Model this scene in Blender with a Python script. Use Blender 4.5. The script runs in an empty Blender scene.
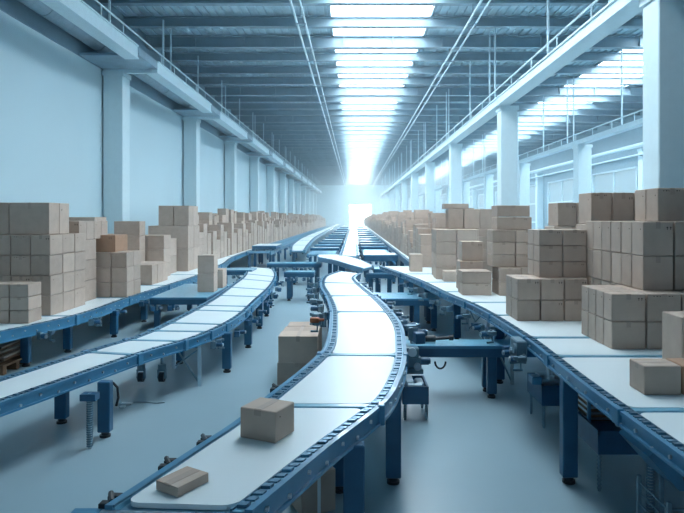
import bpy, math, random
from mathutils import Vector, Matrix
random.seed(7)
C = bpy.context.scene.collection
PI = math.pi
H, F, CX, CY = 2.1, 600.0, 354.0, 217.0      # eye height, focal length in pixels, vanishing point

def at(px, py, z):
    """Ground position seen at a pixel for a known height."""
    Y = F * (H - z) / (py - CY)
    return ((px - CX) * Y / F, Y)

# ------------------------------------------------------------------ materials
def mat(name, col, rough=0.5, metal=0.0, noise=0.0, nscale=8.0, spec=0.5, bump=0.0, rand=0.0, emit=None, estr=0.0, coat=0.0):
    m = bpy.data.materials.new(name); m.use_nodes = True
    nt = m.node_tree; b = nt.nodes['Principled BSDF']
    b.inputs['Base Color'].default_value = (*col, 1)
    b.inputs['Roughness'].default_value = rough
    b.inputs['Metallic'].default_value = metal
    b.inputs['Specular IOR Level'].default_value = spec
    if coat: b.inputs['Coat Weight'].default_value = coat
    if emit:
        b.inputs['Emission Color'].default_value = (*emit, 1)
        b.inputs['Emission Strength'].default_value = estr
    src = None
    if noise or bump or rand:
        tc = nt.nodes.new('ShaderNodeTexCoord')
        nz = nt.nodes.new('ShaderNodeTexNoise'); nz.inputs['Scale'].default_value = nscale
        nz.inputs['Detail'].default_value = 5
        nt.links.new(tc.outputs['Object'], nz.inputs['Vector'])
        mr = nt.nodes.new('ShaderNodeMapRange')
        mr.inputs['From Min'].default_value = 0.3; mr.inputs['From Max'].default_value = 0.7
        mr.inputs['To Min'].default_value = 1 - noise; mr.inputs['To Max'].default_value = 1 + noise
        nt.links.new(nz.outputs['Fac'], mr.inputs['Value'])
        val = mr.outputs['Result']
        if rand:
            oi = nt.nodes.new('ShaderNodeObjectInfo'); ge = nt.nodes.new('ShaderNodeNewGeometry')
            ad = nt.nodes.new('ShaderNodeMath'); ad.operation = 'ADD'
            nt.links.new(oi.outputs['Random'], ad.inputs[0]); nt.links.new(ge.outputs['Random Per Island'], ad.inputs[1])
            fr = nt.nodes.new('ShaderNodeMath'); fr.operation = 'FRACT'; nt.links.new(ad.outputs[0], fr.inputs[0])
            m2 = nt.nodes.new('ShaderNodeMapRange')
            m2.inputs['To Min'].default_value = 1 - rand; m2.inputs['To Max'].default_value = 1 + rand
            nt.links.new(fr.outputs[0], m2.inputs['Value'])
            mu = nt.nodes.new('ShaderNodeMath'); mu.operation = 'MULTIPLY'
            nt.links.new(val, mu.inputs[0]); nt.links.new(m2.outputs['Result'], mu.inputs[1]); val = mu.outputs[0]
        vm = nt.nodes.new('ShaderNodeVectorMath'); vm.operation = 'SCALE'
        vm.inputs[0].default_value = col
        nt.links.new(val, vm.inputs['Scale']); nt.links.new(vm.outputs[0], b.inputs['Base Color'])
        if bump:
            bp = nt.nodes.new('ShaderNodeBump'); bp.inputs['Strength'].default_value = bump; bp.inputs['Distance'].default_value = 0.01
            nt.links.new(nz.outputs['Fac'], bp.inputs['Height']); nt.links.new(bp.outputs[0], b.inputs['Normal'])
    return m

M = {
 'floor': mat('sealed_floor', (.27, .39, .45), .30, noise=.07, nscale=.5, bump=.02),
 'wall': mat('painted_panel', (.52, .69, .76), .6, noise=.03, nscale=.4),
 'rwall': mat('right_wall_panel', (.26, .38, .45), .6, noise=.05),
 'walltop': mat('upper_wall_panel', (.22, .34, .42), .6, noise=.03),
 'column': mat('painted_column', (.62, .78, .84), .5, noise=.02),
 'deck': mat('roof_deck', (.50, .68, .77), .55, noise=.10, nscale=3),
 'beam': mat('roof_steel', (.27, .38, .45), .45, metal=.1, noise=.08, nscale=2),
 'duct': mat('galvanised_duct', (.30, .42, .50), .4, metal=.4, noise=.1, nscale=4),
 'girder': mat('girder_paint', (.60, .77, .84), .4, noise=.03),
 'belt': mat('white_belt', (.74, .83, .86), .30, noise=.025, nscale=1.5, bump=.01),
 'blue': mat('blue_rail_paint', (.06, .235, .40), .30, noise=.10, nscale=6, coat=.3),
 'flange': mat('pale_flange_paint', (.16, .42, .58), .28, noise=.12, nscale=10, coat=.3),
 'deepblue': mat('blue_leg_paint', (.022, .115, .22), .38, noise=.12, nscale=5),
 'tray': mat('blue_tray_paint', (.02, .10, .20), .4, noise=.1),
 'track': mat('zinc_track', (.10, .22, .32), .30, metal=.6, noise=.15, nscale=20),
 'plate': mat('joint_plate', (.22, .42, .56), .30, metal=.5, noise=.1),
 'bed': mat('bed_steel', (.03, .09, .15), .5),
 'steel': mat('bright_steel', (.50, .60, .66), .28, metal=.85, noise=.1),
 'dark': mat('black_rubber', (.015, .022, .03), .5),
 'motor': mat('motor_housing', (.17, .28, .35), .38, metal=.5, noise=.15, nscale=15),
 'box': mat('cardboard', (.49, .39, .325), .75, noise=.06, nscale=7, rand=.10, bump=.03, spec=.25),
 'box2': mat('orange_cardboard', (.40, .25, .17), .75, noise=.06, nscale=7, spec=.25),
 'tape': mat('packing_tape', (.40, .31, .255), .45, noise=.05),
 'ink': mat('carton_ink', (.06, .045, .04), .7),
 'sheet': mat('corrugated_edge', (.21, .12, .07), .8, noise=.2, nscale=30),
 'orange': mat('orange_cap', (.35, .10, .04), .5),
 'sky': mat('daylight_panel', (.8, .9, .95), .5, emit=(.84, .94, 1.0), estr=6.5),
 'win': mat('daylight_pane', (.10, .2, .25), .5, emit=(.72, .92, 1.0), estr=.22),
 'door': mat('daylight_opening', (.9, .97, 1), .5, emit=(.80, .96, 1.0), estr=14.0),
}

# ------------------------------------------------------------------ mesh helper
class MB:
    def __init__(s): s.v = []; s.f = []
    def add(s, vs, fs):
        o = len(s.v); s.v += [tuple(v) for v in vs]; s.f += [tuple(i + o for i in f) for f in fs]; return s
    def box(s, x0, x1, y0, y1, z0, z1, b=0.0, T=None):
        if b <= 0:
            vs = [(x, y, z) for z in (z0, z1) for y in (y0, y1) for x in (x0, x1)]
            fs = [(0,2,3,1), (4,5,7,6), (0,1,5,4), (2,6,7,3), (0,4,6,2), (1,3,7,5)]
        else:
            vs = []; lo = (x0, y0, z0); hi = (x1, y1, z1)
            idx = {}
            for sx in (0,1):
                for sy in (0,1):
                    for sz in (0,1):
                        c = (sx, sy, sz)
                        for ax in range(3):       # vertex lying on face 'ax'
                            p = [0,0,0]
                            for k in range(3):
                                e = hi[k] if c[k] else lo[k]
                                if k != ax: e += -b if c[k] else b
                                p[k] = e
                            idx[(c, ax)] = len(vs); vs.append(tuple(p))
            fs = []
            def orient(f):
                ctr = [(lo[k]+hi[k])/2 for k in range(3)]
                a, b_, c_ = (Vector(vs[i]) for i in f[:3])
                n = (b_-a).cross(c_-a); m = sum((Vector(vs[i]) for i in f), Vector())/len(f) - Vector(ctr)
                return f if n.dot(m) > 0 else tuple(reversed(f))
            for ax in range(3):
                o1, o2 = [k for k in range(3) if k != ax]
                for sd in (0,1):
                    f = []
                    for (p, q) in ((0,0),(1,0),(1,1),(0,1)):
                        c = [0,0,0]; c[ax] = sd; c[o1] = p; c[o2] = q; f.append(idx[(tuple(c), ax)])
                    fs.append(orient(tuple(f)))
                # edges parallel to ax: between faces o1,o2
                for p in (0,1):
                    for q in (0,1):
                        c0 = [0,0,0]; c0[o1] = p; c0[o2] = q; c1 = list(c0); c1[ax] = 1
                        c0 = tuple(c0); c1 = tuple(c1)
                        fs.append(orient((idx[(c0,o1)], idx[(c0,o2)], idx[(c1,o2)], idx[(c1,o1)])))
            for c in [(a,b_,c_) for a in (0,1) for b_ in (0,1) for c_ in (0,1)]:
                fs.append(orient((idx[(c,0)], idx[(c,1)], idx[(c,2)])))
        if T is not None: vs = [T @ Vector(v) for v in vs]
        return s.add(vs, fs)
    def cyl(s, p, q, r, n=12, r2=None):
        p = Vector(p); q = Vector(q); d = (q - p).normalized(); r2 = r if r2 is None else r2
        a = d.orthogonal().normalized(); b = d.cross(a)
        vs = []
        for c, rr in ((p, r), (q, r2)):
            for i in range(n):
                t = 2*PI*i/n; vs.append(c + (a*math.cos(t) + b*math.sin(t))*rr)
        fs = [tuple(reversed(range(n))), tuple(range(n, 2*n))]
        fs += [(i, (i+1) % n, n+(i+1) % n, n+i) for i in range(n)]
        return s.add(vs, fs)
    def tube(s, pts, r, n=8):
        for a, b in zip(pts, pts[1:]): s.cyl(a, b, r, n)
        return s
    def mesh(s, name, m, smooth=False):
        me = bpy.data.meshes.new(name); me.from_pydata(s.v, [], s.f); me.materials.append(m)
        if smooth: me.polygons.foreach_set('use_smooth', [True]*len(me.polygons))
        me.update(); return me
    def build(s, name, m, parent=None, loc=None, rz=0):
        o = bpy.data.objects.new(name, s.mesh(name, m)); C.objects.link(o)
        if parent: o.parent = parent
        if loc is not None: o.location = loc
        o.rotation_euler.z = rz
        return o

def tag(o, label=None, cat=None, group=None, kind=None):
    if label: o['label'] = label
    if cat: o['category'] = cat
    if group: o['group'] = group
    if kind: o['kind'] = kind
    return o
def thing(name, label, cat, loc=(0,0,0), rz=0, group=None):
    o = bpy.data.objects.new(name, None); C.objects.link(o); o.location = loc; o.rotation_euler.z = rz
    o.empty_display_size = .1
    return tag(o, label, cat, group)
def copy_tree(o, parent=None):
    c = o.copy(); C.objects.link(c); c.parent = parent
    for ch in o.children: copy_tree(ch, c)
    return c
def inst(name, me, parent, loc=(0,0,0), rz=0):
    o = bpy.data.objects.new(name, me); C.objects.link(o); o.parent = parent; o.location = loc; o.rotation_euler.z = rz
    return o
ORD = ['first', 'second', 'third', 'fourth', 'fifth', 'sixth', 'seventh', 'eighth', 'ninth', 'tenth', 'eleventh', 'twelfth', 'thirteenth', 'fourteenth', 'fifteenth']

# ------------------------------------------------------------------ the building
XL, XR, Y0, Y1, ZR = -6.75, 15.6, -7.0, 107.0, 8.0
fl = MB().box(XL-.3, XR+.3, Y0, Y1+.3, -.2, 0).build('floor', M['floor']); tag(fl, kind='structure')
# left wall: pale lower panels with joints, darker band above
wl = MB()
y = Y0
while y < Y1:
    wl.box(XL-.3, XL, y, min(y+7.55, Y1), 0, 6.05); y += 7.55
wl.box(XL-.3, XL-.03, Y0, Y1, 0, 6.05)
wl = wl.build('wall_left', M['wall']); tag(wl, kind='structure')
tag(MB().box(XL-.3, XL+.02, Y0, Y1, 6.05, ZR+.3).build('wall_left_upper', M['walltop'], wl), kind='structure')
wf = MB().box(XL-.3, -.9, Y1, Y1+.3, 0, ZR+.3).box(3.1, XR+.3, Y1, Y1+.3, 0, ZR+.3).box(-.9, 3.1, Y1, Y1+.3, 4.4, ZR+.3)
tag(wf.build('wall_far', M['wall']), kind='structure')
dr = MB().box(-.9, -.8, Y1-.06, Y1+.1, 0, 4.4).box(3.0, 3.1, Y1-.06, Y1+.1, 0, 4.4).box(-.9, 3.1, Y1-.06, Y1+.1, 4.3, 4.4).build('door_1', M['column']); tag(dr, kind='structure')
tag(MB().box(-.8, 3.0, Y1+.1, Y1+.14, 0, 4.3).build('opening', M['door'], dr), 'bright daylight filling the far doorway')
# right wall with a band of tall windows
wr = MB(); WZ0, WZ1 = 1.6, 4.9
wr.box(XR, XR+.3, Y0, Y1, 0, WZ0).box(XR, XR+.3, Y0, Y1, WZ1, ZR+.3)
wy = [24 + 9*i for i in range(9)]
prev = Y0
for yy in wy:
    wr.box(XR, XR+.3, prev, yy, WZ0, WZ1); prev = yy + 6.2
wr.box(XR, XR+.3, prev, Y1, WZ0, WZ1)
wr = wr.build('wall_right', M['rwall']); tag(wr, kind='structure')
nw = 0
for yy in wy:
    nw += 1
    fr = MB().box(XR-.05, XR+.1, yy, yy+.1, WZ0, WZ1).box(XR-.05, XR+.1, yy+6.1, yy+6.2, WZ0, WZ1)
    fr.box(XR-.05, XR+.1, yy+.1, yy+6.1, WZ0, WZ0+.1).box(XR-.05, XR+.1, yy+.1, yy+6.1, WZ1-.1, WZ1)
    for k in (2,): fr.box(XR, XR+.08, yy+.1+k*1.5-.03, yy+.1+k*1.5+.03, WZ0+.1, WZ1-.1)
    fr.box(XR, XR+.08, yy+.1, yy+6.1, 3.2, 3.28)
    o = fr.build('window_%d' % nw, M['column']); tag(o, kind='structure')
    MB().box(XR+.1, XR+.12, yy+.1, yy+6.1, WZ0+.1, WZ1-.1).build('pane', M['win'], o)
# ceiling deck (ribs run down the hall) with two skylight strips left open
SK = [(-.66, 2.23, 5.5), (9.4, 12.2, 9.0)]
ce = MB()
def deck(x0, x1, y0, y1):
    x = x0
    while x < x1 - .01:
        e = min(x+.24, x1); mx = (x+e)/2
        ce.box(x, mx, y0, y1, ZR, ZR+.05); ce.box(mx, e, y0, y1, ZR+.05, ZR+.10); ce.box(mx-.004, mx+.004, y0, y1, ZR, ZR+.1)
        x = e
deck(XL, SK[0][0], Y0, Y1); deck(SK[0][1], SK[1][0], Y0, Y1); deck(SK[1][1], XR, Y0, Y1)
for a, b, ys in SK: deck(a, b, Y0, ys); 
ce = ce.build('ceiling', M['deck']); tag(ce, kind='structure')
for a, b, ys in SK:
    nw += 1
    fr = MB().box(a-.08, a, ys, Y1-1, ZR-.06, ZR+.14).box(b, b+.08, ys, Y1-1, ZR-.06, ZR+.14).box(a, b, 100, Y1-1, ZR+.06, ZR+.14)
    o = fr.build('window_%d' % nw, M['beam']); tag(o, kind='structure')
    MB().box(a, b, ys, 100, ZR+.1, ZR+.13).build('pane', M['sky'], o)
# purlins and deeper main beams, all of them members of the roof
def ibeam(mb, x0, x1, y, z0, z1, w):
    mb.box(x0, x1, y-w/2, y+w/2, z0, z0+.03); mb.box(x0, x1, y-w/2, y+w/2, z1-.03, z1); mb.box(x0, x1, y-.012, y+.012, z0+.03, z1-.03)
pm = MB(); ibeam(pm, XL, XR, 0, ZR-.34, ZR-.04, .20); pm = pm.mesh('purlin', M['beam'])
bm_ = MB(); ibeam(bm_, XL, XR, 0, ZR-.42, ZR-.03, .26)
x = XL
while x < XR: bm_.box(x, x+.02, -.11, .11, ZR-.42, ZR-.05); x += 1.6
bmm = bm_.mesh('main_beam', M['beam'])
i = 0; y = 2.4
while y < Y1-1:
    if i % 4 == 1: inst('main_beam', bmm, ce, (0, y, 0))
    else: inst('purlin', pm, ce, (0, y, 0))
    i += 1; y += 1.9
# long conduits hung under the roof
def conduit(x, z, label, r=.03, both=True):
    t = thing('ceiling_conduit', label, 'pipe', (x, 0, z))
    pa = MB().cyl((0, 3, 0), (0, Y1-3, 0), r, 8)
    if both: pa.cyl((.22, 3, .02), (.22, Y1-3, .02), r*.8, 8)
    pa.build('conduit', M['girder'], t)
    hm = MB().box(-.03, .25, -.02, .02, -.06, -.035).box(.09, .11, -.01, .01, -.04, ZR-.28-z).mesh('hanger', M['beam'])
    yy = 6.2-1.9
    while yy < 90: inst('hanger', hm, t, (0, yy, 0)); yy += 3.8
conduit(-1.5, 7.2, 'twin pale conduits under the roof left of the skylight')
conduit(3.0, 7.2, 'twin pale conduits under the roof right of the skylight')

# columns
def column(x, y, top, label, w=.52, group=None):
    o = MB().box(-w/2, w/2, -w/2, w/2, 0, top, .015).build('column', M['column'], None, (x, y, 0)); tag(o, label, 'column', group)
    MB().box(-w/2-.03, w/2+.03, -w/2-.03, w/2+.03, 0, .25).box(-w/2-.03, w/2+.03, -w/2-.03, w/2+.03, top-.12, top).build('collar', M['column'], o)
    return o
LY = [8.5+7.55*i for i in range(13)]
for i, yy in enumerate(LY):
    column(XL+.30, yy+.26, 6.0, ('pale column on the left wall, %s from the front' % ORD[i]))
RY = [8.0+8.6*i for i in range(11)]
for i, yy in enumerate(RY):
    column(4.30, yy+.24, 5.18, ('wide white column rising behind the big carton stacks nearest the camera' if i == 0 else 'pale freestanding column beside the right carton lane, %s from the front' % ORD[i]), w=.46)
for i in range(11):
    column(8.85, 14.9+8.1*i+.26, 4.88, 'pale column in the second row toward the windows, %s from the front' % ORD[i])
for i in range(10):
    column(XR-.27, 24+9*i-1.4, 5.7, 'pale pilaster between windows on the far right wall, %s from the front' % ORD[i])

# girders carried by the columns, one per bay, with handrail and hangers
HANG = {}
def girder(x, y0, y1, z, label, side, w=.42, rail=True, col='girder', group=None, gh=.24, short=.04):
    t = thing('girder', label, 'girder', (x, y0, z), group=group)
    L = y1-y0-short
    MB().box(-w/2, w/2, 0, L, 0, .03).box(-w/2+.03, -w/2+.07, 0, L, .03, gh-.03).box(w/2-.07, w/2-.03, 0, L, .03, gh-.03).box(-w/2, w/2, 0, L, gh-.03, gh).build('beam', M[col], t)
    if rail:
        r = MB().cyl((side*.14, 0, gh+.24), (side*.14, L+short, gh+.24), .02, 8)
        n = 5
        for k in range(n): r.cyl((side*.14, .3+k*L/n, gh-.01), (side*.14, .3+k*L/n, gh+.24), .013, 6)
        r.build('handrail', M['girder'], t)
        kk = round(z, 2)
        if kk not in HANG: HANG[kk] = MB().box(-.02, .02, -.02, .02, .22, ZR-.3-z).mesh('hanger', M['girder'])
        for k in (0.9, 1.6, 4.7): inst('hanger', HANG[kk], t, (0, k, 0))
    return t
for i in range(12):
    g = girder(-5.42, LY[i]+.1, LY[i+1]+.1, 5.95, 'pale crane girder along the left wall, %s bay from the front' % ORD[i], 1, w=.34, gh=.34, short=1.5)
    MB().box(XL+.05+5.42, .17, -.12, .0, .0, .26).build('bracket', M['girder'], g)
    MB().box(XL+.05+5.42, .17, -1.5, -.12, .10, .16).box(.10, .16, -1.5, -.12, .16, .30).build('tie_plate', M['duct'], g)
girder(-5.42, .8, LY[0]+.08, 5.95, 'pale crane girder entering overhead at the left front', 1, w=.34, gh=.34, short=1.5)
for i in range(10):
    girder(4.14, RY[i]+.1, RY[i+1]+.1, 5.19, 'pale crane girder over the right columns, %s bay from the front' % ORD[i], -1, w=.36)
girder(4.14, .8, RY[0]+.08, 5.19, 'pale crane girder entering overhead at the right front', -1)
for i in range(10):
    girder(8.75, 14.9+8.1*i, 14.9+8.1*(i+1), 4.9, 'pale girder over the second column row, %s bay from the front' % ORD[i], -1, w=.3, gh=.16)
# duct and cables under the upper left wall
t = thing('air_duct', 'round grey duct running high along the left wall', 'duct', (XL+.33, 0, 6.47))
MB().cyl((0, 1, 0), (0, Y1-1, 0), .20, 20).build('duct', M['duct'], t)
d = MB()
for k in range(40): d.cyl((0, 2+k*2.6, 0), (0, 2.05+k*2.6, 0), .215, 20)
d.build('flange', M['beam'], t)
for k in range(4):
    o = MB().cyl((XL+.72+.12*k, 1, 6.28+.05*k), (XL+.72+.12*k, Y1-1, 6.28+.05*k), .018, 6).build('cable', M['girder'])
    tag(o, 'thin pale cable beside the high left duct, %s from the wall' % ORD[k], 'cable', 'cables beside the left duct')
o = MB().box(-6.45, -6.35, 1, Y1-1, 7.2, 7.25)
t = thing('wall_pipe', 'long white pipe along the far right wall above the windows', 'pipe', (XR-.75, 0, 5.85))
MB().cyl((0, 12, 0), (0, Y1-1, 0), .11, 12).cyl((0, 12, -.5), (0, Y1-1, -.5), .05, 10).build('pipe', M['girder'], t)
d = MB()
for k in range(12): d.box(-.06, .75, 15+8*k, 15.08+8*k, -.6, -.55)
d.build('bracket', M['beam'], t)

# ------------------------------------------------------------------ conveyors
def crom(pts, n=10):
    P = [Vector((p[0], p[1], 0)) for p in pts]
    P = [P[0]*2-P[1]] + P + [P[-1]*2-P[-2]]
    out = []
    for i in range(1, len(P)-2):
        for k in range(n):
            t = k/n; a, b, c, d = P[i-1:i+3]
            out.append(.5*((2*b)+(c-a)*t+(2*a-5*b+4*c-d)*t*t+(3*b-a-3*c+d)*t*t*t))
    out.append(P[-2]); return out
class Path:
    """Two matched edge curves; lets one sample any point across and along the run."""
    def __init__(s, L, R):
        s.L = crom(L); s.R = crom(R); mid = [(a+b)/2 for a, b in zip(s.L, s.R)]
        s.S = [0]
        for a, b in zip(mid, mid[1:]): s.S.append(s.S[-1]+(b-a).length)
        s.len = s.S[-1]
    def lr(s, d):
        d = max(0, min(s.len, d)); i = 0
        lo, hi = 0, len(s.S)-1
        while hi-lo > 1:
            m = (lo+hi)//2
            if s.S[m] <= d: lo = m
            else: hi = m
        t = (d-s.S[lo])/max(1e-9, s.S[hi]-s.S[lo])
        return s.L[lo].lerp(s.L[hi], t), s.R[lo].lerp(s.R[hi], t)
    def pt(s, d, off, side):
        """point `off` metres inward from the left (side 0) or right (side 1) edge"""
        l, r = s.lr(d); w = (r-l).normalized()
        return l + w*off if side == 0 else r - w*off
def ribbon(mb, rows, z0, z1):
    """solid strip from rows of (left, right) points"""
    vs = []; n = len(rows)
    for a, b in rows: vs += [(a.x, a.y, z1), (b.x, b.y, z1), (b.x, b.y, z0), (a.x, a.y, z0)]
    fs = [(0, 1, 2, 3), tuple(4*(n-1)+k for k in (3, 2, 1, 0))]
    for i in range(n-1):
        o = 4*i
        for k in range(4):
            k2 = (k+1) % 4
            fs.append((o+k, o+4+k, o+4+k2, o+k2))
    mb.add(vs, fs)
def frange(a, b, step):
    n = max(1, int(round((b-a)/step))); return [a+(b-a)*i/n for i in range(n+1)]

leg_cache = {}; SPL = {}
BOLT = MB().cyl((-.004, 0, 0), (.012, 0, 0), .012, 8).mesh('bolt', M['steel'])
def leg(parent, x, y, top, w=.12, d=.09, rz=0):
    k = (round(top, 2), w, d)
    if k not in leg_cache:
        a = MB().box(-w/2, w/2, -d/2, d/2, .05, top, .008)
        b = MB().cyl((0, 0, 0), (0, 0, .022), w*.42, 14).cyl((0, 0, .022), (0, 0, .055), w*.3, 12)
        leg_cache[k] = (a.mesh('leg', M['deepblue']), b.mesh('foot', M['dark']))
    o = inst('leg', leg_cache[k][0], parent, (x, y, 0), rz); inst('foot', leg_cache[k][1], o); return o

def conveyor(label, L, R, z, breaks, rail_h=.11, step=.12, rw=.085, legs=(), detail=2, bars=True, group=None, belt_end=(.05, .05), corner=.06, trackstep=.055, name='belt_conveyor', narrow=0.0):
    P = Path(L, R)
    rwf = lambda side, d_: .034 if (side == 0 and d_ < narrow) else rw
    t = thing(name, label, 'conveyor', (0, 0, 0), 0, group)
    # belts
    bs = [0]+list(breaks)+[P.len]
    for a, b in zip(bs, bs[1:]):
        a2 = a+belt_end[0]; b2 = b-belt_end[1]; rows = []
        rr = corner
        ds = sorted(set([a2+rr*f for f in (0, .08, .3, .6, 1)] + [b2-rr*f for f in (0, .08, .3, .6, 1)] + frange(a2+rr, b2-rr, step)))
        for d_ in ds:
            e = min(d_-a2, b2-d_); ins = 0 if e >= rr else rr-math.sqrt(max(0, rr*rr-(rr-e)**2))
            rows.append((P.pt(d_, rwf(0, (a+b)/2)+ins+.006, 0), P.pt(d_, rw+ins+.006, 1)))
        m = MB(); ribbon(m, rows, z-.018, z+.004); m.build('belt', M['belt'], t)
    m = MB(); ribbon(m, [(P.pt(d_, .03, 0), P.pt(d_, .03, 1)) for d_ in frange(0, P.len, step)], z-.06, z-.02); m.build('bed', M['plate'], t)
    for a in breaks if bars else ():
        m = MB(); l, r = P.lr(a); w = (r-l).normalized(); n = Vector((-w.y, w.x, 0))*.028
        ribbon(m, [(l+w*rw*.9-n, r-w*rw*.9-n), (l+w*rw*.9+n, r-w*rw*.9+n)], z-.02, z+.008)
        m.build('joint_plate', M['flange'], t)
    # rails: outer web, lower lip, top flange; slotted track on the flange
    for side in (0, 1):
        m = MB(); ds = frange(0, P.len, step)
        def pr(a, b): 
            rows = [(P.pt(d_, min(a, rwf(side, d_)-.008), side), P.pt(d_, min(b, rwf(side, d_)), side)) for d_ in ds]
            return rows if side == 0 else [(q, p) for p, q in rows]
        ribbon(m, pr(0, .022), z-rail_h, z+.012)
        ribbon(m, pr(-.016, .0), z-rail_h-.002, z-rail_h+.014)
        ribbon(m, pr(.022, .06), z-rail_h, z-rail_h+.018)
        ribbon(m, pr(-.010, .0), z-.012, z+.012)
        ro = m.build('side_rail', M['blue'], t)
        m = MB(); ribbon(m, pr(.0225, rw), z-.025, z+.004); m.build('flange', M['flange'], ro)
        if detail >= 1:
            m = MB(); k = 0; d_ = .03 if rwf(side, 0) == rw else narrow+.05
            while d_ < P.len-.05:
                q = trackstep*.55
                rows = [(P.pt(e, .032, side), P.pt(e, rw-.012, side)) for e in (d_, d_+q)]
                if side: rows = [(y_, x_) for x_, y_ in rows]
                ribbon(m, rows, z+.003, z+.012+.006*(k % 3 == 0)); d_ += trackstep; k += 1
            rows = [(P.pt(e, rwf(side, e)-.010, side), P.pt(e, rwf(side, e)-.002, side)) for e in ds]
            if side: rows = [(y_, x_) for x_, y_ in rows]
            ribbon(m, rows, z+.003, z+.013)
            m.build('slotted_track', M['track'], ro)
        if detail >= 2:
            d_ = .12; k = 0; nb = 0
            while d_ < min(P.len-.05, 14) and nb < 90:
                p = P.pt(d_, 0, side); l, r = P.lr(d_); w = (r-l).normalized()*(-1 if side == 0 else 1)
                inst('bolt', BOLT, ro, (p.x, p.y, z-.04-.03*(k % 2)), math.atan2(w.y, w.x)); d_ += .19; k += 1; nb += 1
            for a in list(breaks):       # splice brackets
                p = P.pt(a, 0, side); l, r = P.lr(a); w = (r-l).normalized()*(-1 if side == 0 else 1)
                inst('splice_bracket', MB().box(-.02, .022, -.045, .045, -rail_h-.005, .022, .005).mesh('splice_bracket', M['blue']) if (rail_h not in SPL) else SPL[rail_h], ro, (p.x, p.y, z), math.atan2(w.y, w.x))
    # cross members and return rollers under the bed
    if detail >= 1:
        m = MB(); d_ = .25
        while d_ < P.len-.1:
            l, r = P.pt(d_, .03, 0), P.pt(d_, .03, 1)
            m.cyl((l.x, l.y, z-rail_h+.03), (r.x, r.y, z-rail_h+.03), .022, 8); d_ += .45
        m.build('cross_member', M['motor'], t)
    for lx, ly in legs:
        leg(t, lx, ly, z-rail_h+.012)
    return t, P

# --- motors and clamps
def motor_meshes():
    a = MB().box(-.055, .055, -.05, .05, -.10, .04, .01).box(-.07, .07, -.065, -.05, -.12, .06)
    b = MB().cyl((.055, 0, -.03), (.22, 0, -.03), .05, 14)
    for k in range(5): b.cyl((.08+k*.028, 0, -.03), (.088+k*.028, 0, -.03), .057, 14)
    a.cyl((-.02, -.01, .035), (-.02, -.01, .06), .03, 12); c = MB().cyl((.22, 0, -.03), (.245, 0, -.03), .042, 14)
    return a.mesh('gearbox', M['motor']), b.mesh('motor', M['tray']), c.mesh('cap', M['steel'])
MG, MM, MC = motor_meshes()
BR = MB().box(-.02, .10, -.03, .03, -.05, .02, .004).cyl((.05, 0, -.03), (.05, 0, -.16), .012, 8).box(.03, .16, -.015, .015, -.17, -.14).box(.10, .15, -.03, .03, -.02, .03, .004).mesh('sensor_bracket', M['motor'])
JB = MB().box(-.03, .09, -.06, .06, -.13, .0, .008).mesh('junction_box', M['tray'])
def motor(parent, x, y, z, rz, s=1.0):
    s *= .62
    o = inst('gearbox', MG, parent, (x, y, z), rz); o.scale = (s, s, s)
    inst('motor', MM, o); inst('cap', MC, o)
    q = random.random(); dx, dy = -math.sin(rz), math.cos(rz)
    if q < .75: b_ = inst('sensor_bracket', BR, parent, (x+dx*.22*s, y+dy*.22*s, z+.02), rz+random.uniform(-.3, .3)); b_.scale = (s*1.3,)*3
    if q > .4: b_ = inst('junction_box', JB, parent, (x-dx*.24*s, y-dy*.24*s, z+.02), rz); b_.scale = (s*1.2,)*3
    return o
def clamp_mesh():
    return MB().box(-.065, .065, -.02, .02, .0, .025, .004).box(-.06, -.02, -.03, .03, -.01, .05, .004).box(.02, .06, -.028, .028, -.01, .045, .004).cyl((-.04, -.02, .05), (.04, .02, .05), .012, 8).box(-.012, .012, -.05, .02, -.04, .02).mesh('clamp', M['dark'])
CM = clamp_mesh()
def clamps(parent, P, ds, side, z):
    for d_ in ds:
        p = P.pt(d_, -.05, side); l, r = P.lr(d_); w = (r-l)
        inst('clamp', CM, parent, (p.x, p.y, z), math.atan2(w.y, w.x)+PI/2)

# centre line
Zc = .9
cp = [((107, 508), (250, 513)), ((200, 447), (329, 447)), ((235, 424), (359, 424)), ((266, 399), (388, 400)), ((293, 378), (400, 378)), ((314, 360), (405, 361)),
      ((326, 346), (405, 346)), ((330, 325), (401, 325)), ((330, 308), (388, 308)), ((325, 295), (374, 295)), ((320, 284), (361, 285)), ((325, 276), (355, 278)), ((340, 271), (361, 273.5))]
L = [at(*a, Zc) for a, b in cp]; R = [at(*b, Zc) for a, b in cp]
Pt = Path(L, R)
def dist_for(P, yy):
    d_ = 0
    while d_ < P.len:
        l, r = P.lr(d_)
        if (l.y+r.y)/2 >= yy: return d_
        d_ += .02
    return P.len
brk = [dist_for(Pt, 720/(v-217)) for v in (406.5, 355.5, 312, 296, 283)]
ct, Pc = conveyor('curving white belt conveyor with blue rails in the centre foreground', L, R, Zc, brk,
                  legs=[(.31, 4.74), (-.11, 4.60), (.0, 3.42), (-.72, 3.3), (.42, 6.6), (-.20, 6.7), (.30, 9.1), (-.34, 9.2), (-.4, 11.6)], trackstep=.06, narrow=brk[0], rail_h=.10)
clamps(ct, Pc, (.10, .52, .86, 1.9), 0, Zc-.05)
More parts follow.
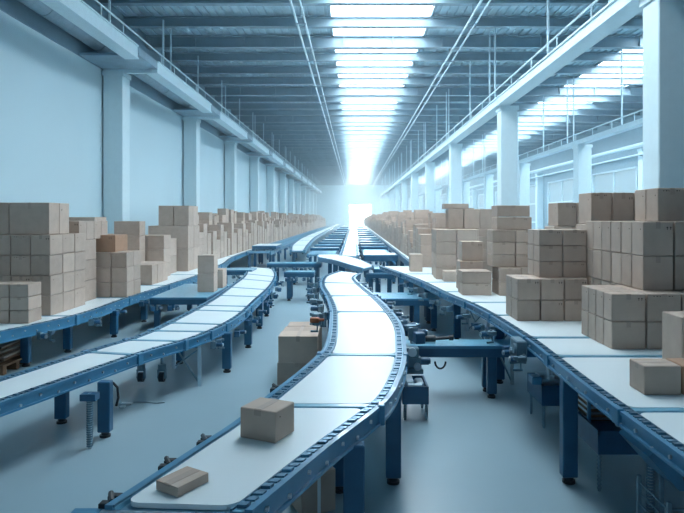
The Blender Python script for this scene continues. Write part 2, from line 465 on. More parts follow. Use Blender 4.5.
# drive roller at the near end
l, r = Pc.lr(0)
MB().cyl((l.x-.02, l.y-.01, Zc-.04), (r.x+.02, r.y-.01, Zc-.04), .035, 16).build('end_roller', M['steel'], ct)
MB().box(l.x-.16, l.x-.0, l.y-.10, l.y+.05, Zc-.10, Zc-.02, .01).cyl((l.x-.19, l.y-.05, Zc-.04), (l.x+.05, l.y-.02, Zc-.04), .028, 12).build('bearing_block', M['blue'], ct)
for d_, s_ in ((5.1, .9), (5.6, 1), (6.3, 1.0), (6.9, .9), (7.6, 1), (8.3, .9), (9.1, 1)):
    p = Pc.pt(d_, -.10, 0); motor(ct, p.x, p.y, Zc-.10, PI+random.uniform(-.5, .5), s_)
    p = Pc.pt(d_+.2, -.10, 1); motor(ct, p.x, p.y, Zc-.10, random.uniform(-.6, .4), s_*.9)
for (x_, y_, c_) in ((310, 301, 'motor'), (311, 320, 'orange')):
    wx, wy_ = at(x_, y_, .85)
    MB().cyl((wx-.0, wy_, .85), (wx+.16, wy_, .85), .018, 12).box(wx-.01, wx+.10, wy_-.04, wy_+.04, .82, .88, .008).build('sensor_housing', M[c_], ct)

# left lines
Zl = .62
lp = [((-110, 413), (-70, 428)), ((0, 379), (60, 383)), ((91, 350), (146, 353)), ((140, 335), (202, 336)), ((181, 316), (238, 318)),
      ((212, 299), (258, 300)), ((232, 285), (270, 288)), ((243, 277), (275, 280)), ((247, 271), (276, 274)), ((250, 266.5), (273, 269))]
L = [at(*a, Zl) for a, b in lp]; R = [at(*b, Zl) for a, b in lp]
Pt = Path(L, R); brk = [dist_for(Pt, v) for v in (6.50, 7.16, 7.75, 8.3, 9.45, 9.97, 11.2, 12.4, 14, 15.2)]
lt, Pl = conveyor('low white belt conveyor bending away at the left, empty in front', L, R, Zl, brk, rail_h=.10,
     legs=[(-2.38, 5.74), (-2.98, 6.12), (-1.72, 8.13), (-2.5, 8.6), (-1.70, 9.65), (-1.78, 11.3), (-2.5, 11.0), (-1.85, 12.7), (-1.95, 13.9), (-2.75, 14.6)])
for d_ in (3.4, 4.3, 5.2, 6.1, 7.2, 8.4, 9.6, 10.8):
    p = Pl.pt(d_, -.09, 1); motor(lt, p.x, p.y, Zl-.12, random.uniform(-.5, .5), .8)
    p = Pl.pt(d_+.3, -.09, 0); motor(lt, p.x, p.y, Zl-.12, PI+random.uniform(-.5, .5), .8)
Z2 = .62
L = [(-6.0, v) for v in (6.4, 7.7, 9.1, 10.8, 13.2, 15, 19, 24, 40, 103)]
R = [(-4.95, 6.4), (-4.50, 7.7), (-4.12, 9.1), (-4.10, 10.8), (-3.98, 13.2), (-3.92, 15), (-4.1, 19), (-4.5, 24), (-4.62, 40), (-4.62, 103)]
l2, P2 = conveyor('wide left conveyor against the wall carrying long rows of cartons', L, R, Z2, [2.6, 4.6, 6.6, 9, 12, 16, 22], rail_h=.13, step=.5, detail=2, trackstep=.12,
     legs=[(-4.72, 7.75), (-4.62, 8.45), (-4.45, 9.33), (-4.2, 10.5), (-4.2, 12), (-4.1, 13.5), (-4.1, 15), (-4.2, 17), (-4.4, 19.5), (-4.7, 22.5), (-5.8, 7.8), (-5.8, 10.5), (-5.8, 13.5)])
for i in range(9):
    p = P2.pt(1.8+i*1.05, -.08, 1); motor(l2, p.x, p.y, Z2-.12, random.uniform(-.7, .3), .9)
# right line
Zr = .9
L = [(1.64, 2.6), (1.64, 4.1), (1.66, 4.93), (1.69, 6.0), (1.62, 7.9), (1.42, 9.3), (1.20, 11.3), (.80, 13.6), (.62, 14.6)]
R = [(3.72, 2.6), (3.72, 4.1), (3.72, 4.93), (3.72, 6.0), (3.72, 7.9), (3.72, 9.3), (3.72, 11.3), (3.72, 13.6), (3.68, 14.9)]
Pt = Path(L, R); brk = [dist_for(Pt, v) for v in (3.7, 5.15, 5.95, 7.3, 8.4, 9.6, 11, 12.6)]
rt, Pr = conveyor('heavily loaded white belt conveyor with blue rail on the right', L, R, Zr, brk, rail_h=.078,
     legs=[(1.70, 4.75), (1.75, 10.2), (1.84, 7.6), (3.3, 4.7), (3.3, 7.6), (3.3, 10.2), (1.5, 12.3)])
for yy in (5.75, 6.05, 7.0, 7.4, 8.2, 8.9, 9.5, 10.4, 11.2, 12):
    d_ = dist_for(Pr, yy); p = Pr.pt(d_, -.07, 0); motor(rt, p.x, p.y, Zr-.15, PI+random.uniform(-.6, .6), .85)
d_ = dist_for(Pr, 5.88); p = Pr.pt(d_, -.02, 0)
MB().box(p.x-.10, p.x+.0, p.y-.12, p.y+.14, Zr-.2, Zr-.0, .01).cyl((p.x-.12, p.y-.05, Zr-.08), (p.x, p.y-.05, Zr-.08), .05, 14).cyl((p.x-.12, p.y+.07, Zr-.13), (p.x, p.y+.07, Zr-.13), .035, 14).build('gearbox', M['motor'], rt)
L = [(1.46, v) for v in (15.6, 25, 45, 70, 103)]; R = [(3.5, v) for v in (15.6, 25, 45, 70, 103)]
conveyor('long right conveyor running to the far wall beneath the distant cartons', L, R, Zr, [3, 6, 10], rail_h=.15, step=2, detail=1, trackstep=.4,
     legs=[(1.52, 16+3*i) for i in range(8)])
# centre lane to the far door, and slim lanes beside it
ys_ = (18.6, 30, 50, 75, 103)
conveyor('straight white centre conveyor vanishing toward the bright far door', [(-.46, v) for v in ys_], [(.16, v) for v in ys_], Zc, [3*i for i in range(1, 16)], step=2, detail=1, trackstep=.3,
     legs=[(-.42, 19+3*i) for i in range(8)]+[(.12, 19+3*i) for i in range(8)])
conveyor('straight white conveyor between the centre lane and the left cartons', [(-2.3, 21.5), (-2.75, 27), (-3.05, 38), (-3.0, 60), (-3.0, 103)], [(-1.75, 21.5), (-2.0, 27), (-2.3, 38), (-2.3, 60), (-2.3, 103)], Zc, [4, 9, 15, 22], step=1.5, detail=1, trackstep=.3,
     legs=[(-2.2, 22), (-2.6, 26), (-2.9, 30), (-2.9, 34)])
conveyor('short white diagonal belt feeding the centre curve from the left', [at(317, 254.5, Zc), at(338, 254.5, Zc), at(356, 258.5, Zc), at(374, 266, Zc)], [at(318, 257.5, Zc), at(334, 260.5, Zc), at(348, 264.5, Zc), at(362, 268.5, Zc)], Zc, [], step=.3, detail=1,
     legs=[at(330, 275, .3), (-.3, 16.2)])

# roller lanes filling the field between
rollm = {}
def roller_lane(label, x0, x1, y0, y1, z, step):
    t = thing('roller_conveyor', label, 'conveyor', ((x0+x1)/2, y0, 0)); w = x1-x0
    for s_ in (-1, 1):
        MB().box(s_*w/2-.03, s_*w/2+.03, 0, y1-y0, z-.12, z+.02).build('side_rail', M['blue'], t)
    if w not in rollm: rollm[w] = MB().cyl((-w/2+.03, 0, 0), (w/2-.03, 0, 0), .045, 10).mesh('roller', M['plate'])
    y = .2; n = 0
    while y < y1-y0 and n < 95:
        inst('roller', rollm[w], t, (0, y, z-.03)); y += step*(1+.012*n); n += 1
    for k in range(7):
        for s_ in (-1, 1): leg(t, s_*(w/2-.05), .4+k*2.6, z-.1, .1, .08)
        motor(t, w/2*(1 if k % 2 else -1), 1.2+k*1.3, z-.12, 0 if k % 2 else PI, 1.1)
roller_lane('blue roller lane just left of the long centre belt', -1.55, -.62, 20.2, 100, .84, .34)
roller_lane('blue roller lane just right of the long centre belt', .34, 1.22, 20.6, 100, .84, .34)
roller_lane('blue roller lane beside the loaded left conveyor', -4.3, -3.35, 24, 100, .70, .5)

# transfer tables
def table(label, x0, x1, y0, y1, z, th=.13, legs=None, top='plate', white=False, motors=0):
    t = thing('transfer_table', label, 'conveyor', ((x0+x1)/2, (y0+y1)/2, 0)); w = x1-x0; d = y1-y0
    MB().box(-w/2, w/2, -d/2, d/2, z-th, z-.012, .006).build('frame', M['deepblue'], t)
    MB().box(-w/2+.01, w/2-.01, -d/2+.008, d/2-.008, z-.012, z+.004, .003).build('tabletop', M['belt' if white else 'flange'], t)
    MB().box(-w/2, w/2, -d/2-.008, -d/2, z-.03, z+.004).build('edge_strip', M['blue'], t)
    for lx in ((-w/2+.12, w/2-.12) if legs is None else legs):
        for s_ in (-1, 1): leg(t, lx, s_*(d/2-.06), z-th+.01, .11, .08)
    for k in range(motors): motor(t, -w/2+.2+k*.33, -d/2-.07, z-th-.02, -PI/2+random.uniform(-.6, .6), .9)
    return t
tt = table('low blue cross table between the centre curve and right conveyor, in front', .60, 2.16, 6.92, 7.30, .61, legs=(.22,))
tt2 = table('blue cross table behind the nearer one, right of the centre curve', .34, 1.56, 11.0, 11.9, .60, legs=(-.32, 0.2, .52))
table('dark blue cross table joining the two left conveyors, two cartons on it', -3.75, -2.70, 11.0, 13.3, Zl, legs=(-.4, .4), motors=2)
table('dark blue table crossing behind the end of the left belt', -2.7, -1.02, 18.6, 19.3, .66, legs=(-.6, 0, .7), motors=4)
table('dark blue table beyond the left belt end beside the rows of cartons', -3.75, -2.75, 16.2, 17.0, .66, motors=3)
table('white topped table right of the diagonal belt', .30, 1.38, 18.9, 20.1, .9, .2, white=True, motors=2)
table('blue table ahead of the white topped one on the right', .50, 1.33, 15.2, 15.9, .78, motors=2)
table('blue table tucked behind the bend of the right belt', .3, 1.0, 13.3+1.6, 15.0, .70, motors=1)
tw = ['nearest']+ORD[1:]
for k, yy in enumerate((22.2, 24.4, 27, 30, 33.5, 38, 43, 49, 57, 68)):
    table('pale bridge over the roller lane left of centre, %s from the front' % tw[k], -1.62, -.55, yy, yy+.35+.14*k, .962, .10, legs=(), white=(k % 3 == 0))
    table('pale bridge over the roller lane right of centre, %s from the front' % tw[k], .26, 1.30, yy+.9, yy+1.2+.14*k, .962, .10, legs=(), white=(k % 3 == 1))

table('white topped table left of the far left white lane', -4.25, -3.25, 25.0, 27.0, .9, .14, white=True, motors=2)
table('slim blue table between the left belt end and the diagonal belt', -1.75, -1.0, 15.0, 15.5, .72, motors=3)
# equipment on the nearer cross table
e = thing('drive_unit', 'grey gear drive hanging at the left end of the front cross table', 'motor', (.74, 6.86, 0))
MB().box(-.18, .0, -.05, .10, .50, .61, .012).box(-.13, .03, -.02, .12, .38, .50, .01).box(-.15, .05, -.04, .1, .31, .37, .008).build('gearbox', M['motor'], e)
MB().cyl((.02, -.02, .46), (.11, -.02, .46), .045, 16).cyl((.11, -.02, .46), (.13, -.02, .46), .035, 16).build('motor', M['tray'], e)
MB().cyl((-.08, -.09, .57), (-.08, -.05, .57), .05, 16).cyl((-.02, -.08, .40), (-.02, -.02, .40), .04, 16).build('cap', M['steel'], e)
MB().tube([(.24+.06*math.cos(a), -.05, .46+.08*math.sin(a)) for a in [PI*1.0+PI*k/10 for k in range(11)]], .011, 8).build('hose', M['dark'], e)
e = thing('motor_unit', 'black cylinder motor lying on the front cross table', 'motor', (.86, 7.08, .614))
MB().cyl((-.10, 0, .05), (.10, .0, .05), .042, 14).cyl((.10, 0, .05), (.26, .0, .06), .018, 10).cyl((.26, 0, .06), (.31, 0, .06), .03, 10).build('motor', M['dark'], e)
MB().box(-.2, -.1, -.05, .05, .0, .1, .01).box(-.12, .1, -.04, .04, 0, .02).build('gearbox', M['steel'], e)
for i_, (px_, py_) in enumerate(((402, 326), (412, 333))):
    wx, wy_ = at(px_, py_, .82)
    p = motor(ct, wx, wy_, .84, .2, 1.2)

def tray_stand(label, x, y, w, d, z, th, legs, name='machine_stand'):
    t = thing(name, label, 'stand', (x, y, 0))
    MB().box(0, w, 0, d, z-th, z-.01).box(0, w, 0, .02, z-.01, z+.03).box(0, .02, 0, d, z-.01, z+.03).box(0, w, d-.02, d, z-.01, z+.03).box(w-.02, w, 0, d, z-.01, z+.03).build('tray', M['tray'], t)
    sp = MB().cyl((0, 0, 0), (0, 0, z-th), .012, 8)
    for k in range(9): sp.cyl((0, 0, .02+k*(z-th-.02)/9), (0, 0, .03+k*(z-th-.02)/9), .018, 8)
    sm = sp.mesh('leg', M['motor'])
    for lx, ly in legs: inst('leg', sm, t, (lx, ly, 0))
    return t
e = tray_stand('low tray stand with small motor beside the centre conveyor leg', .50, 6.18, .27, .45, .32, .15, [(.25, .03), (.03, .03), (.25, .42)])
MB().box(.04, .12, .05, .3, .31, .40, .01).box(.15, .23, .08, .28, .31, .37, .01).cyl((.06, .02, .36), (.2, .02, .36), .02, 10).build('fitting', M['steel'], e)
e = tray_stand('small tray stand with pumps under the right conveyor, farther one', 1.86, 5.94, .34, .5, .40, .17, [(.03, .03), (.3, .03), (.03, .46)])
MB().cyl((.10, .08, .41), (.10, .08, .52), .05, 14).cyl((.10, .08, .52), (.10, .08, .60), .035, 14).cyl((.02, .05, .46), (.2, .05, .46), .025, 10).box(.02, .2, .15, .3, .41, .50, .01).cyl((.2, .12, .41), (.2, .12, .68), .045, 14).build('pump', M['steel'], e)
MB().box(-.08, .02, .05, .2, .42, .50, .01).build('side_box', M['blue'], e)
e = tray_stand('wide dark tray stand under the right conveyor holding a wire crate', 1.86, 4.57, .85, .75, .44, .15, [(.02, .03), (.8, .03), (.02, .7), (.8, .7)])
MB().box(.34, .62, .05, .35, .44, .70, .012).build('housing', M['blue'], e)
MB().cyl((.18, .06, .60), (.36, .06, .60), .05, 16).cyl((.20, .06, .50), (.34, .06, .50), .035, 14).cyl((.26, .04, .68), (.26, .2, .68), .04, 14).build('motor', M['motor'], e)
MB().cyl((.16, .06, .60), (.18, .06, .60), .058, 16).cyl((.17, .06, .58), (.20, .06, .50), .042, 16).build('cap', M['steel'], e)
e = thing('wire_crate', 'slatted brown wire crate on the dark tray under the right conveyor', 'crate', (1.90, 4.85, .44))
fr = MB()
for (x_, y_) in ((0, 0), (0, .42), (.2, 0), (.2, .42)): fr.box(x_-.012, x_+.012, y_-.012, y_+.012, 0, .34)
fr.build('frame', M['blue'], e)
sl = MB()
for k in range(7): sl.box(-.006, .206, -.004, .0, .02+k*.045, .04+k*.045).box(-.008, -.002, 0, .42, .02+k*.045, .035+k*.045)
sl.build('slat', M['steel'], e)
MB().box(.015, .19, .015, .41, .005, .30, .01).build('liner', M['sheet'], e)
e = thing('guide_box', 'blue guarded drive box with round hub below the right rail', 'machine', (1.77, 3.5, .45))
pf = [(.13, .05), (.75, .05), (.75, .30), (.0, .30), (-.05, .25)]
MB().add([(x_, 0, z_) for x_, z_ in pf]+[(x_, .4, z_) for x_, z_ in pf],
     [(0, 1, 2, 3, 4), (9, 8, 7, 6, 5), (0, 5, 6, 1), (1, 6, 7, 2), (2, 7, 8, 3), (3, 8, 9, 4), (4, 9, 5, 0)]).build('housing', M['blue'], e)
MB().cyl((.20, -.03, .14), (.20, 0, .14), .055, 24).cyl((.20, -.045, .14), (.20, -.03, .14), .035, 20).build('hub', M['dark'], e)
MB().cyl((.20, -.05, .14), (.20, -.045, .14), .015, 14).build('axle', M['steel'], e)
e = thing('wire_stand', 'open wire stand on the floor below the blue drive box', 'stand', (1.90, 3.60, 0))
g = MB()
for x_ in (0, .15, .5):
    for y_ in (.02, .4): g.box(x_-.012, x_+.012, y_-.012, y_+.012, 0, .38)
for k in range(5): g.box(0, .5, .02, .028, .05+k*.07, .058+k*.07).box(-.004, .004, .02, .4, .05+k*.07, .058+k*.07)
g.build('frame', M['motor'], e)

# struts, spring posts and casters under the left conveyors
def spring_post(x, y, top, label):
    t = thing('spring_post', label, 'post', (x, y, 0))
    MB().cyl((0, 0, 0), (0, 0, top), .018, 10).build('rod', M['steel'], t)
    s_ = MB(); n = int(top/.022)
    for k in range(n): s_.cyl((0, 0, .02+k*.021), (0, 0, .031+k*.021), .030, 10)
    s_.build('spring', M['motor'], t)
    MB().box(-.07, .07, -.05, .05, top-.06, top).build('bracket', M['tray'], t)
spring_post(-2.40, 5.45, .50, 'ribbed steel post beside the front leg of the low left conveyor')
spring_post(2.05, 4.15, .74, 'ribbed steel post below the rail behind the blue drive box')
def brace(x, y, top, label):
    t = thing('brace_stand', label, 'stand', (x, y, 0))
    MB().box(-.02, .02, -.02, .02, 0, top).box(-.34, -.30, -.02, .02, top*.45, top).build('post', M['steel'], t)
    MB().tube([(-.30, 0, top-.02), (0, 0, .03)], .012).tube([(-.30, 0, top*.5), (-.02, 0, top-.05)], .009).box(-.34, .02, -.015, .015, top-.03, top).build('brace', M['motor'], t)
brace(-1.92, 7.46, .50, 'open steel brace standing under the low left conveyor')
brace(1.98, 7.52, .72, 'open steel brace standing under the right conveyor past the cross table')
brace(2.1, 9.4, .70, 'open steel brace farther back under the right conveyor')
for k, (x_, y_) in enumerate(((-2.66, 7.50), (-2.40, 7.50))):
    t = thing('caster', 'black caster wheel hanging under the low left conveyor, %s' % ('nearer the wall' if k == 0 else 'nearer the centre aisle'), 'caster', (x_, y_, 0))
    MB().cyl((-.03, 0, .10), (.03, 0, .10), .06, 18).build('wheel', M['dark'], t)
    MB().box(-.05, -.035, -.025, .025, .09, .18).box(.035, .05, -.025, .025, .09, .18).box(-.05, .05, -.03, .03, .18, .20).cyl((0, 0, .20), (0, 0, .26), .05, 12).cyl((0, 0, .26), (0, 0, .49), .018, 12).cyl((-.055, 0, .10), (.055, 0, .10), .02, 10).build('fork', M['motor'], t)
t = thing('floor_debris', 'scrap of white cable and plastic on the floor by the left leg', 'cable', (-2.56, 6.72, 0))
MB().tube([(0, 0, .01), (.10, .05, .012), (.22, .06, .01), (.34, .02, .01), (.42, .06, .008)], .008).build('cord', M['steel'], t)
MB().box(-.05, .08, -.03, .03, 0, .02, .006).box(-.02, .04, -.14, -.08, 0, .02, .006).build('scrap', M['belt'], t)
o = MB().tube([(-2.33, 5.80, .50), (-2.28, 5.78, .46), (-2.27, 5.78, .36), (-2.29, 5.78, .28)], .012).build('hose', M['dark'], lt)

# flattened cartons on a pallet below the left conveyor
t = thing('pallet', 'low dark pallet on the floor under the loaded left conveyor', 'pallet', (-5.15, 8.3, 0))
MB().box(-.5, .5, -.35, .35, .10, .13).box(-.5, .5, -.35, -.27, 0, .1).box(-.5, .5, .27, .35, 0, .1).box(-.5, .5, -.04, .04, 0, .1).build('deck', M['sheet'], t)
for k in range(7):
    a = random.uniform(-.06, .06)
    o = MB().box(-.45, .45+random.uniform(-.05, .03), -.30, .30, 0, .028, .006).build('flattened_carton', M['sheet' if k % 2 else 'box'], None, (-5.15+random.uniform(-.03, .03), 8.3, .131+k*.034), a)
    tag(o, 'flattened brown carton on the pallet under the left conveyor, %s from the bottom' % ORD[k], 'carton', 'flattened cartons on the pallet')

# ------------------------------------------------------------------ cartons
box_cache = {}
def carton_meshes(w, d, h, marks, style):
    k = (round(w, 3), round(d, 3), round(h, 3), marks, style)
    if k in box_cache: return box_cache[k]
    b = MB().box(-w/2, w/2, -d/2, d/2, 0, h, min(.006, h*.03))
    tp = MB(); tw_ = min(.022, d*.12)
    if style == 'x':     # tape runs along x
        tp.box(-w/2+.004, w/2-.004, -tw_, tw_, h-.001, h+.0012)
        for s_ in (-1, 1): tp.box(s_*(w/2)-.0012, s_*(w/2)+.0012, -tw_, tw_, h*.80, h-.003)
    else:
        tp.box(-tw_, tw_, -d/2+.004, d/2-.004, h-.001, h+.0012)
        for s_ in (-1, 1): tp.box(-tw_, tw_, s_*(d/2)-.0012, s_*(d/2)+.0012, h*.80, h-.003)
    ink = None
    if marks:
        ink = MB(); u = min(w, h)*.05
        y = -d/2
        if marks == 1:       # up arrows, upper right of the front
            for cx in (w*.30, w*.30+2.2*u):
                ink.add([(cx-u*.8, y-.0008, h*.82), (cx+u*.8, y-.0008, h*.82), (cx, y-.0008, h*.82+u)], [(0, 1, 2)])
                ink.box(cx-u*.2, cx+u*.2, y-.0008, y, h*.82-u*1.2, h*.82)
        elif marks == 2:     # line of print along the top
            for k_ in range(7):
                cx = -w*.32+k_*w*.09
                ink.box(cx, cx+w*.05*(1 if k_ % 2 else .6), y-.0008, y, h*.90, h*.93)
        elif marks == 3:     # hand-hold and bar mark
            ink.box(-u*.5, u*.5, y-.0008, y, h*.80, h*.80+u*1.2).box(-u*1.5, u*1.5, y-.0008, y, h*.88, h*.895)
        for s_ in (-1, 1):
            ink.cyl((s_*(w/2-.001), -d*.28, h*.78), (s_*(w/2+.001), -d*.28, h*.78), u*.5, 8)
    box_cache[k] = (b.mesh('carton', M['box']), tp.mesh('packing_tape', M['tape']), ink.mesh('printed_mark', M['ink']) if ink else None)
    return box_cache[k]
def carton(x, y, z, w, d, h, label, rz=0, marks=0, style='y', detail=True, group=None, material=None):
    """x, y is the centre of the base"""
    b, t_, i_ = carton_meshes(w, d, h, marks if detail else 0, style)
    o = bpy.data.objects.new('carton', b); C.objects.link(o); o.location = (x, y, z); o.rotation_euler.z = rz
    tag(o, label, 'carton', group)
    if material: 
        o.data = b.copy(); o.data.materials[0] = material
    if detail:
        inst('packing_tape', t_, o)
        if i_: inst('printed_mark', i_, o)
    return o
TIER = {1: [''], 2: ['bottom', 'top'], 3: ['bottom', 'middle', 'top'], 4: ['bottom', 'second', 'third', 'top'], 5: ['bottom', 'second', 'third', 'fourth', 'top']}
ncart = 0
def block(side, x, y, z, nx, ny, nz, w, d, h, desc, openface=True, group='cartons stacked on the near conveyors'):
    """A stack whose aisle corner (nearest the centre aisle and the camera) is at x, y. side +1: stands right of the aisle, -1: left.
    Only the cartons that show (front, aisle side, top) are placed."""
    global ncart
    g = .014
    for k in range(nz):
        for i in range(nx):
            for j in range(ny):
                bx = x + side*(i*w+w/2); by = y+j*d+d/2
                tier = TIER[nz][k]
                tier = (tier+', ') if tier else ''
                if nx*ny*nz == 1: lab = desc
                elif i == 0 and j == 0: lab = desc + ', ' + tier + 'corner'
                elif j == 0: lab = desc + ', ' + tier + ORD[i] + ' across'
                elif i == 0: lab = desc + ', ' + tier + ORD[j] + ' back'
                else: lab = desc + ', ' + tier + ORD[j] + ' back ' + ORD[i] + ' across'
                jx = random.uniform(-.003, .003)
                mk = random.choice([1, 2, 3, 0, 1]) if k == nz-1 or random.random() < .25 else 0
                carton(bx+jx, by, z+k*h, w-g, d-g, h-.006, lab, marks=mk, style='y', group=None, detail=(y < 11))
                ncart += 1
zb = Zr+.005; zl = Zl+.005
# lone cartons
wx, wy_ = at(268.5, 440, Zc); 
carton(-.475, 3.30, Zc+.005, .225, .20, .165, 'brown carton alone on the centre belt, the larger of two', rz=math.radians(-24), marks=3, style='y')
carton(-.762, 2.668, Zc+.005, .138, .178, .042, 'small flat brown carton at the near end of the centre belt', rz=math.radians(-32), marks=0, style='y')
carton(2.072, 4.135, zb, .25, .22, .195, 'lone brown carton at the near edge of the right belt', rz=0, marks=0, style='x')
carton(2.345, 4.14, zb, .27, .24, .195, 'orange-brown carton cut off by the frame, touching the lone right one', marks=0, material=M['box2'])
carton(2.68, 4.78, zb, .30, .30, .42, 'tall carton at the frame edge, behind the lone right one', marks=0)
# right line, nearest first
block(1, 2.32, 5.41, zb, 4, 4, 2, .32, .185, .2525, 'brown carton in the lowest front block on the right belt')
block(1, 2.725, 5.66, zb+.505, 3, 6, 2, .30, .24, .325, 'carton in the raised long block by the wide column')
block(1, 2.96, 5.85, zb+1.155, 3, 2, 1, .30, .25, .33, 'topmost carton above the raised long block')
# support under the overhanging rear of the raised block
block(1, 2.73, 6.18, zb, 2, 4, 2, .32, .235, .2525, 'carton low behind the lowest front block')
block(1, 2.88, 7.35, zb, 1, 1, 3, .6, .45, .37, 'carton in the column under the tall rear pair')
block(1, 2.90, 7.35, zb+1.11, 3, 1, 1, .27, .42, .39, 'carton high behind the long block')
block(1, 1.87, 6.88, zb, 3, 2, 2, .272, .27, .245, 'carton in the squat stack at the right rail')
block(1, 2.16, 7.02, zb+.49, 2, 2, 3, .285, .24, .187, 'carton in the three tier stack above the squat stack')
block(1, 2.20, 9.1, zb, 2, 1, 2, .34, .5, .215, 'carton at the base under the narrow middle stack')
block(1, 2.12, 9.2, zb+.43, 2, 1, 3, .36, .4, .19, 'carton in the narrow stack behind the squat one')
block(1, 2.20, 9.25, zb+1.0, 1, 1, 1, .55, .4, .20, 'carton lying flat on the narrow middle stack, lower')
block(1, 2.20, 9.25, zb+1.20, 1, 1, 1, .52, .4, .18, 'carton lying flat on the narrow middle stack, upper')
block(1, 2.87, 8.6, zb, 1, 1, 3, .55, .45, .355, 'large carton in the column behind the three tier stack')
block(1, 2.92, 8.6, zb+1.065, 2, 1, 1, .28, .45, .34, 'carton topping the column behind the three tier stack')
block(1, 1.65, 9.15, zb, 1, 2, 2, .46, .22, .185, 'wide flat carton at the rail before the tall stack')
block(1, 1.72, 9.75, zb, 1, 1, 2, .38, .4, .24, 'carton behind the two wide flat ones')
block(1, 1.76, 9.8, zb+.48, 1, 1, 1, .36, .35, .32, 'upper carton standing over the wide flat ones')
block(1, 1.57, 11.5, zb, 2, 1, 4, .40, .42, .24, 'carton in the tall four tier stack beside the rail bend')
block(1, 1.66, 11.1, zb, 1, 1, 1, .36, .28, .20, 'low carton in front of the tall four tier stack')
block(1, 1.60, 12.0, zb, 2, 1, 4, .45, .45, .24, 'carton in the hidden row behind the four tier stack')
block(1, 1.90, 12.1, zb+.96, 3, 1, 1, .32, .4, .40, 'large carton up on the four tier stack')
block(1, 1.82, 12.1, zb+1.36, 1, 1, 1, .50, .4, .11, 'flat carton crowning the four tier stack')
block(1, 1.22, 13.1, zb, 1, 1, 1, .28, .34, .385, 'single upright carton at the bend of the right belt')
# left line
block(-1, -4.50, 8.3, zl, 3, 1, 3, .275, .36, .183, 'carton in the front left stack of three tiers')
block(-1, -4.52, 8.95, zl, 4, 3, 2, .30, .39, .30, 'carton in the base block of the big left stack')
block(-1, -4.53, 8.95, zl+.60, 4, 3, 2, .30, .40, .305, 'carton in the middle block of the big left stack')
block(-1, -4.62, 9.1, zl+1.21, 2, 2, 1, .62, .33, .49, 'large carton crowning the big left stack')
block(-1, -4.67, 10.2, zl, 1, 1, 3, .95, .7, .36, 'wide carton in the column behind the big left stack')
block(-1, -4.67, 10.2, zl+1.08, 2, 4, 1, .36, .30, .33, 'carton high behind the big left stack')
block(-1, -4.16, 11.0, zl, 3, 2, 3, .30, .36, .277, 'carton in the stack under the orange left carton')
carton(-4.68, 11.36, zl+.831, .56, .60, .31, 'orange-brown carton on top of the three tier left stack', marks=1, material=M['box2'])
block(-1, -4.37, 13.0, zl, 1, 3, 1, .60, .37, .44, 'low carton in the row along the left rail')
block(-1, -4.62, 14.6, zl, 2, 1, 3, .42, .55, .345, 'carton in the stack behind the low row on the left')
block(-1, -5.05, 14.15, zl, 1, 1, 4, .62, .40, .345, 'carton in the slim column before the left middle stack')
block(-1, -4.75, 15.4, zl, 1, 1, 2, .9, .7, .46, 'carton in the column right behind the left middle stack')
block(-1, -4.50, 16.3, zl, 1, 2, 2, 1.1, .6, .62, 'large carton in the tall stack of big cartons at left')
block(-1, -4.50, 16.35, zl+1.24, 2, 2, 1, .42, .5, .55, 'carton crowning the tall stack of big left cartons')
block(-1, -5.35, 12.4, zl, 1, 1, 4, .6, .6, .37, 'carton by the wall behind the orange carton stack')
block(-1, -5.1, 17.6, zl, 1, 1, 4, .45, .5, .43, 'carton in the tall thin stack by the left wall')
block(-1, -2.735, 11.75, zl+.0, 1, 1, 2, .34, .32, .365, 'upright carton at the left end of the cross table')
block(-1, -2.735+.02, 12.45, zl, 2, 1, 1, .26, .4, .39, 'shorter carton beside the upright pair on the cross table')
# cartons on the floor
for k in range(3):
    for m_ in range(2 if k < 1 else 1):
        pass
carton(-.72, 7.68, 0, .48, .36, .28, 'bottom floor carton of the stack behind the centre belt', marks=0)
carton(-.70, 7.66, .283, .49, .36, .33, 'top front floor carton of the stack behind the centre belt', marks=3)
carton(-.70, 8.05, 0, .48, .36, .60, 'tall floor carton second in the row beside the centre belt', marks=0)
carton(-.69, 8.43, 0, .46, .34, .60, 'tall floor carton rearmost in the row beside the centre belt', marks=0)
o = carton(-.30, 4.35, 0, .26, .24, .30, 'brown carton on the floor under the centre conveyor', rz=.45)
MB().box(-.012, .012, -.124, -.1205, .0, .30).build('strap', M['belt'], o)

# distant cartons, nearest 300 in all as individuals, the rest as one heap per side
far = []
def fill(side, xa, xb, y0, y1, z, top_in, top_out, dy):
    y = y0; row = 0
    while y < y1:
        x = xa; lane = 0
        dep = random.uniform(.40, .62)
        while x < xb-.25:
            w = min(random.uniform(.32, .62), xb-x); hh = (top_in if lane == 0 else top_out)+random.uniform(-.28, .16)
            if random.random() < .10: hh -= .4
            hz = 0; q = random.choice((.2, .26, .33, .42))
            yo = random.uniform(0, .18)
            while hz+q <= hh+.02:
                far.append((y+yo+dep/2, side*(x+w/2), z+hz, w-.012, dep-.01, q-.004, side, lane)); hz += q
                if random.random() < .25: q = random.choice((.2, .26, .33))
            x += w+random.choice((0, 0, .04, .12)); lane += 1
        y += dep+random.choice((0, .03, dy)); row += 1
fill(1, 1.58, 3.35, 12.55, 15.3, zb, 1.12, 1.30, .1)
fill(1, 1.62, 3.30, 15.9, 101, zb, 1.10, 1.42, .25)
fill(-1, 4.75, 6.0, 18.3, 101, zl, 1.25, 1.72, .25)
fill(-1, 5.5, 6.0, 11.5, 18, zl, 1.3, 1.5, .25)
far = [f for f in far if not (f[6] == -1 and f[0] < 18.2 and (12.2 < f[0] < 13.3 or 14.4 < f[0] < 18.2))]
far = [f for f in far if not (f[6] == 1 and f[0] < 14.2 and f[1] < 2.1)]
far.sort(key=lambda f: f[0])
LIM = 150
print('near cartons', ncart, 'far', len(far))
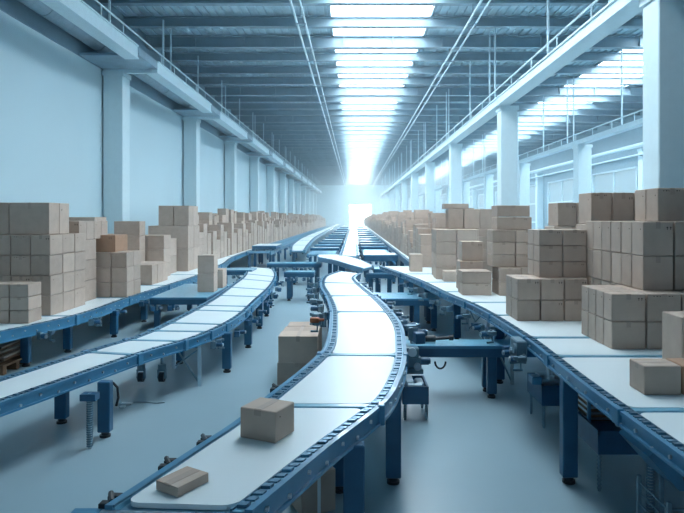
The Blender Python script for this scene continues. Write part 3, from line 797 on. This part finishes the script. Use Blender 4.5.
for n, f in enumerate(far[:max(0, LIM)]):
    y, x, z, w, d, h, side, lane = f
    lab = ('taupe carton in the crowded stacks far down the right conveyor' if side > 0 else 'taupe carton in the crowded stacks far down the left conveyor')
    carton(x, y, z, w, d, h, lab, detail=False, group='cartons far down the %s conveyor' % ('right' if side > 0 else 'left'))
for side in (1, -1):
    mb = MB()
    for f in far[max(0, LIM):]:
        y, x, z, w, d, h, s_, lane = f
        if s_ == side: mb.box(x-w/2, x+w/2, y-d/2, y+d/2, z, z+h)
    o = mb.build('carton_mass', M['box']); tag(o, 'haze-softened mass of brown cartons far off along the %s conveyor' % ('right' if side > 0 else 'left'), 'cartons', kind='stuff')

# ------------------------------------------------------------------ haze
def haze(y0, y1, dens, label):
    hz = bpy.data.materials.new('haze'); hz.use_nodes = True; nt = hz.node_tree; nt.nodes.clear()
    out = nt.nodes.new('ShaderNodeOutputMaterial'); vs = nt.nodes.new('ShaderNodeVolumeScatter')
    vs.inputs['Color'].default_value = (.80, .95, 1, 1); vs.inputs['Density'].default_value = dens; vs.inputs['Anisotropy'].default_value = .5
    nt.links.new(vs.outputs[0], out.inputs['Volume'])
    o = MB().box(XL+.001, XR-.001, y0, y1, .001, ZR-.001).build('haze', hz)
    tag(o, label, 'haze', kind='stuff')
haze(9.0, 60.0, .0025, 'thin pale blue haze over the middle of the hall')
haze(60.002, Y1-.07, .015, 'thick bright haze veiling the far end of the hall')

# ------------------------------------------------------------------ light, sky, camera
w = bpy.data.worlds.new('sky'); bpy.context.scene.world = w; w.use_nodes = True
bg = w.node_tree.nodes['Background']; bg.inputs[0].default_value = (.55, .80, 1.0, 1); bg.inputs[1].default_value = .18
cam = bpy.data.cameras.new('camera'); co = bpy.data.objects.new('camera', cam); C.objects.link(co)
co.location = (0, 0, H); co.rotation_euler = (PI/2, 0, 0)
cam.sensor_width = 36; cam.lens = F/684*36
cam.shift_x = -(CX-342)/684; cam.shift_y = -(256.5-CY)/684
cam.clip_end = 300
sc = bpy.context.scene; sc.camera = co
sc.view_settings.view_transform = 'Standard'; sc.view_settings.look = 'None'; sc.view_settings.gamma = 1; sc.view_settings.exposure = 0.76
sc.cycles.max_bounces = 8; sc.cycles.diffuse_bounces = 4; sc.cycles.volume_bounces = 1; sc.cycles.transparent_max_bounces = 8
sc.cycles.use_denoising = True; sc.cycles.sample_clamp_indirect = 6
